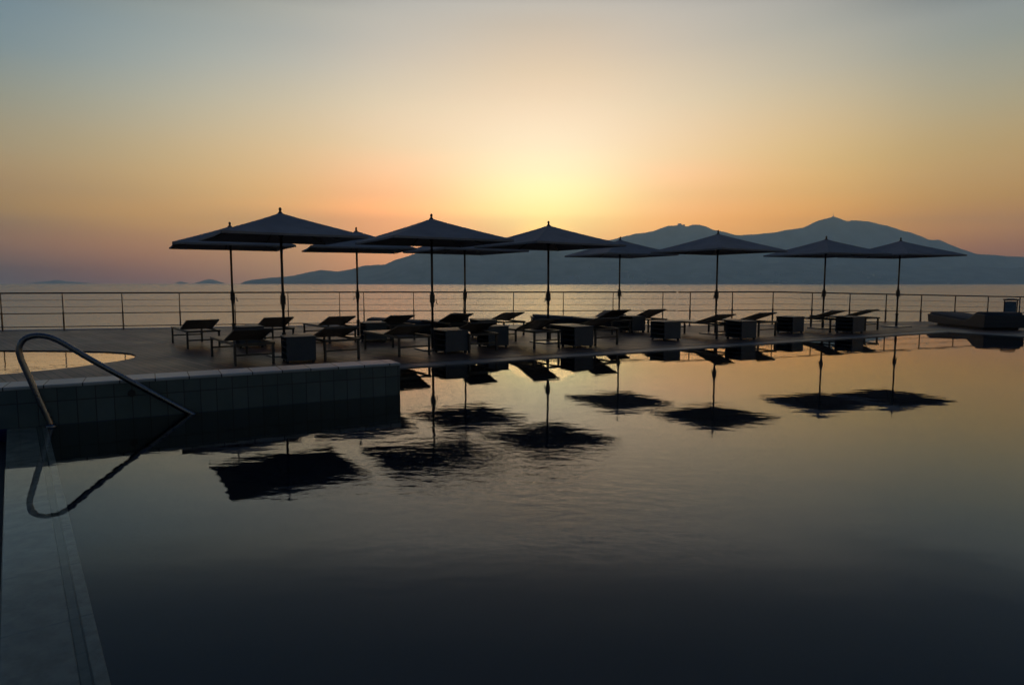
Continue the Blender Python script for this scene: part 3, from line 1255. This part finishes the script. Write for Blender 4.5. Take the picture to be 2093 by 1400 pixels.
# ------------------------------------------------------------------ tall bin
bn = empty('waste_bin', (16.08, 21.0, DZ - .05), R(52))
tag(bn, 'tall narrow blue-grey bin with a rounded cap behind the right daybed', 'bin')
for a_ in range(4):
    Rm = Matrix.Rotation(a_ * PI / 2, 4, 'Z')
    MB().box(Rm @ Vector((.168, 0, .42)), (.012, .29, .74), Rm).build('panel', M['bin'], bn, bevel=.002)
    MB().box(Rm @ Vector((.165, .165, .42)), (.03, .03, .82), Rm).build('corner_post', M['dark_metal'], bn)
MB().box((0, 0, .035), (.36, .36, .05)).build('bin_base', M['dark_metal'], bn)
MB().lathe([(.20, .825), (.22, .835), (.22, .855), (.17, .875), (.09, .888)], 24).build('bin_lid', M['dark_metal'], bn, smooth=True)

# ------------------------------------------------------------------ light
SUN_EL, SUN_AZ = R(3.6), math.atan2(1112 - 1046.5, FPX)      # azimuth clockwise from +Y
sd = Vector((math.sin(SUN_AZ) * math.cos(SUN_EL), math.cos(SUN_AZ) * math.cos(SUN_EL), math.sin(SUN_EL)))
sl = bpy.data.lights.new('sun', 'SUN')
sl.energy = .05
sl.angle = R(10)
sl.color = (1, .45, .15)
so = bpy.data.objects.new('sun', sl)
so.rotation_euler = (-sd).to_track_quat('-Z', 'Y').to_euler()
so.location = (0, 0, 30)
COL.objects.link(so)

w = bpy.data.worlds.new('World')
SC.world = w
w.use_nodes = True
nt = NT(w.node_tree)
out = nt.n('ShaderNodeOutputWorld')
sky = nt.n('ShaderNodeTexSky', sky_type='NISHITA')
sky.sun_disc = False
sky.sun_elevation = SUN_EL
sky.sun_rotation = SUN_AZ
sky.dust_density = 4
sky.altitude = 0
bg1 = nt.n('ShaderNodeBackground')
bg1.inputs[1].default_value = .012
nt.l(sky.outputs[0], bg1.inputs[0])
tc = nt.n('ShaderNodeTexCoord')
sep = nt.n('ShaderNodeSeparateXYZ')
nt.l(tc.outputs['Generated'], sep.inputs[0])
X, Y, Z = sep.outputs
el = nt.m('MULTIPLY', nt.m('ARCSINE', nt.m('MAXIMUM', Z, -.2)), 180 / PI)
az = nt.m('MULTIPLY', nt.m('SUBTRACT', nt.m('ARCTAN2', X, Y), SUN_AZ), 180 / PI)
# sky colours measured as (elevation -> linear rgb) at a few bearings from the sun, blended smoothly by bearing
def gauss(e0, se_up, se_dn, sa):
    de = nt.m('SUBTRACT', el, e0)
    a1 = nt.m('POWER', nt.m('ABSOLUTE', nt.m('DIVIDE', de, se_up)), 2)
    a2 = nt.m('POWER', nt.m('ABSOLUTE', nt.m('DIVIDE', az, sa)), 2)
    return nt.m('EXPONENT', nt.m('MULTIPLY', nt.m('ADD', a1, a2), -1))


CORE = (4.0, 2.0, .15)
# SKYTAB-BEGIN
SKYTAB = [
    (-39.31, 9, [(0, [0.156, 0.1176, 0.1122]), (0.99, [0.0334, 0.002, 0.002]), (3.02, [1.1405, 0.3798, 0.002]), (5.04, [0.9842, 0.5193, 0.0034]), (6.7, [0.9904, 0.5132, 0.0963]), (9.32, [0.6432, 0.4894, 0.2389]), (12.52, [0.3639, 0.3859, 0.2879]), (15.61, [0.175, 0.2869, 0.3443]), (18.3, [0.1371, 0.2428, 0.3315]), (19.9, [0.0799, 0.1479, 0.2171]), (22.1, [0.0461, 0.0917, 0.1493]), (26.3, [0.0344, 0.0724, 0.1261]), (45, [0.0273, 0.0612, 0.1274]), (60, [0.0194, 0.0452, 0.107]), (90, [0.016, 0.0395, 0.1022])]),
    (-32.53, 8, [(0, [0.7173, 0.1316, 0.1176]), (0.15, [0.7674, 0.002, 0.002]), (2.17, [1.9596, 0.4765, 0.002]), (3.63, [2.5574, 0.8678, 0.002]), (4.72, [3.6458, 1.5008, 0.002]), (6.52, [1.6274, 0.9115, 0.209]), (8.3, [1.3913, 0.8697, 0.2736]), (10.06, [1.1197, 0.8076, 0.3469]), (11.78, [0.9035, 0.7628, 0.4631]), (13.81, [0.703, 0.7011, 0.5304]), (16.13, [0.5057, 0.5856, 0.5321]), (18.37, [0.396, 0.4876, 0.4627]), (19.62, [0.4042, 0.4769, 0.4306]), (21.22, [0.2028, 0.2556, 0.2627]), (23.42, [0.0835, 0.1245, 0.1632]), (27.62, [0.0424, 0.0794, 0.129]), (45, [0.0273, 0.0612, 0.1274]), (60, [0.0194, 0.0452, 0.107]), (90, [0.016, 0.0395, 0.1022])]),
    (-23.97, 9, [(0, [1.2064, 0.5663, 0.1861]), (6.43, [2.8529, 1.3933, 0.2889]), (7.0, [2.4292, 1.2853, 0.3213]), (9.28, [1.7596, 1.0964, 0.4318]), (12.25, [1.2794, 0.9402, 0.5057]), (14.42, [0.9982, 0.8303, 0.5507]), (17.22, [0.703, 0.6824, 0.5763]), (19.26, [0.5449, 0.5638, 0.5216]), (21.06, [0.5458, 0.5519, 0.4822]), (22.66, [0.2679, 0.2901, 0.2864]), (24.86, [0.1033, 0.135, 0.1704]), (29.06, [0.0467, 0.0817, 0.1306]), (45, [0.0273, 0.0612, 0.1274]), (60, [0.0194, 0.0452, 0.107]), (90, [0.016, 0.0395, 0.1022])]),
    (-9.8, 9, [(0, [2.8083, 0.9092, 0.2107]), (6.23, [5.3526, 1.7658, 0.485]), (7.46, [3.4287, 1.3636, 0.5272]), (9.47, [2.6195, 1.3679, 0.6885]), (11.46, [1.8236, 1.2773, 0.7437]), (13.01, [1.5906, 1.1722, 0.7563]), (14.54, [1.3694, 1.0837, 0.727]), (16.04, [1.1631, 0.9562, 0.6849]), (18.24, [0.9333, 0.803, 0.639]), (19.66, [0.8106, 0.7338, 0.6219]), (22.25, [0.6622, 0.6365, 0.5804]), (23.85, [0.3215, 0.329, 0.3316]), (26.05, [0.1196, 0.1468, 0.1842]), (30.25, [0.0502, 0.0842, 0.1335]), (45, [0.0273, 0.0612, 0.1274]), (60, [0.0194, 0.0452, 0.107]), (90, [0.016, 0.0395, 0.1022])]),
    (-0.15, 8, [(0, [2.6, 1.0, 0.24]), (3.0, [2.8, 1.5, 0.5]), (5.85, [4.6, 4.5, 1.6]), (7.5, [3.2484, 3.7344, 1.6946]), (9.53, [2.3432, 2.4565, 1.4934]), (11.53, [1.9755, 1.7543, 1.2242]), (13.86, [1.6815, 1.3244, 0.9254]), (15.39, [1.4568, 1.0937, 0.7486]), (17.25, [1.216, 0.9235, 0.6081]), (19.06, [1.0198, 0.7875, 0.5469]), (20.83, [0.8053, 0.6629, 0.5034]), (22.37, [0.7287, 0.6646, 0.5737]), (23.97, [0.3521, 0.342, 0.3285]), (26.17, [0.1289, 0.1508, 0.1833]), (30.37, [0.0522, 0.085, 0.1333]), (45, [0.0273, 0.0612, 0.1274]), (60, [0.0194, 0.0452, 0.107]), (90, [0.016, 0.0395, 0.1022])]),
    (9.75, 8, [(0, [3.1259, 1.3025, 0.2589]), (5.31, [5.5633, 2.2185, 0.4747]), (6.12, [4.4282, 1.8347, 0.5833]), (7.33, [3.1434, 1.5266, 0.5875]), (8.92, [2.9449, 1.4723, 0.7512]), (10.49, [2.1134, 1.4053, 0.7896]), (12.42, [1.7349, 1.2462, 0.7881]), (14.68, [1.3786, 1.0984, 0.7409]), (16.88, [1.1557, 0.9287, 0.66]), (18.67, [0.9455, 0.7933, 0.6276]), (21.92, [0.7395, 0.6842, 0.6118]), (23.52, [0.357, 0.351, 0.3461]), (25.72, [0.1304, 0.1535, 0.1886]), (29.92, [0.0525, 0.0856, 0.1345]), (45, [0.0273, 0.0612, 0.1274]), (60, [0.0194, 0.0452, 0.107]), (90, [0.016, 0.0395, 0.1022])]),
    (18.59, 9, [(0, [1.7308, 0.8952, 0.107]), (5.07, [3.8767, 1.5235, 0.048]), (6.99, [2.4489, 1.2325, 0.2086]), (9.27, [1.7183, 1.0707, 0.3161]), (11.5, [1.422, 0.9513, 0.4002]), (13.68, [1.1265, 0.8484, 0.466]), (16.16, [0.8268, 0.7161, 0.5136]), (19.23, [0.5886, 0.5749, 0.4908]), (21.03, [0.5391, 0.5262, 0.4754]), (22.63, [0.2649, 0.2783, 0.2833]), (24.83, [0.1024, 0.1314, 0.1695]), (29.03, [0.0465, 0.0809, 0.1304]), (45, [0.0273, 0.0612, 0.1274]), (60, [0.0194, 0.0452, 0.107]), (90, [0.016, 0.0395, 0.1022])]),
    (34.13, 10, [(0, [0.8034, 0.3109, 0.107]), (2.33, [1.4252, 0.317, 0.002]), (4.01, [2.3565, 0.7962, 0.002]), (6.0, [1.6076, 0.7425, 0.0454]), (7.64, [1.2659, 0.6893, 0.1472]), (9.59, [0.9914, 0.6305, 0.1953]), (12.13, [0.7116, 0.5762, 0.3035]), (14.0, [0.5578, 0.5186, 0.3549]), (16.72, [0.3825, 0.4248, 0.3775]), (18.34, [0.3414, 0.3849, 0.3763]), (19.94, [0.1739, 0.2133, 0.2377]), (22.14, [0.0747, 0.1116, 0.1556]), (26.34, [0.0406, 0.0766, 0.1274]), (45, [0.0273, 0.0612, 0.1274]), (60, [0.0194, 0.0452, 0.107]), (90, [0.016, 0.0395, 0.1022])]),
]
# SKYTAB-END
e90 = nt.m('DIVIDE', nt.m('MAXIMUM', el, 0), 90)
azc = nt.m('MINIMUM', nt.m('MAXIMUM', az, -46.0), 40.0)
num = None
den = None
for az0, sig, stops in SKYTAB:
    wgt = nt.m('EXPONENT', nt.m('MULTIPLY', nt.m('POWER', nt.m('ABSOLUTE', nt.m('DIVIDE', nt.m('SUBTRACT', azc, az0), sig)), 2), -1))
    col = nt.ramp(e90, [(e / 90, [v / 16 for v in c3]) for e, c3 in stops])
    sc = nt.vm('SCALE', col)
    nt.l(wgt, sc.inputs['Scale'])
    num = sc.outputs[0] if num is None else nt.vm('ADD', num, sc.outputs[0]).outputs[0]
    den = wgt if den is None else nt.m('ADD', den, wgt)
vm = nt.vm('SCALE', num)
nt.l(nt.m('DIVIDE', 16.0, den), vm.inputs['Scale'])
# the sky far from the sunset is darker and bluer
front = nt.m('MULTIPLY_ADD', nt.m('COSINE', nt.m('MULTIPLY', nt.m('MAXIMUM', nt.m('SUBTRACT', nt.m('ABSOLUTE', az), 38), 0), PI / 180 * 180 / 142)), .5, .5)
BACK = .22
dim = nt.m('MULTIPLY_ADD', nt.m('POWER', front, 1.3), 1 - BACK, BACK)
c = nt.mix(1.0, vm.outputs[0], nt.mix(front, (.34, .9, 1.75, 1), (1, 1, 1, 1)), 'MULTIPLY')
v2 = nt.vm('SCALE', c)
nt.l(dim, v2.inputs['Scale'])
c = v2.outputs[0]
# the sun itself, spread by thick haze just above the horizon
cg = nt.vm('SCALE', CORE)
nt.l(gauss(3.0, 1.8, 1.8, 2.2), cg.inputs['Scale'])
c = nt.vm('ADD', c, cg.outputs[0]).outputs[0]
bg2 = nt.n('ShaderNodeBackground')
bg2.inputs[1].default_value = 1.0
nt.l(c, bg2.inputs[0])
ad = nt.n('ShaderNodeAddShader')
nt.l(bg1.outputs[0], ad.inputs[0])
nt.l(bg2.outputs[0], ad.inputs[1])
nt.l(ad.outputs[0], out.inputs[0])
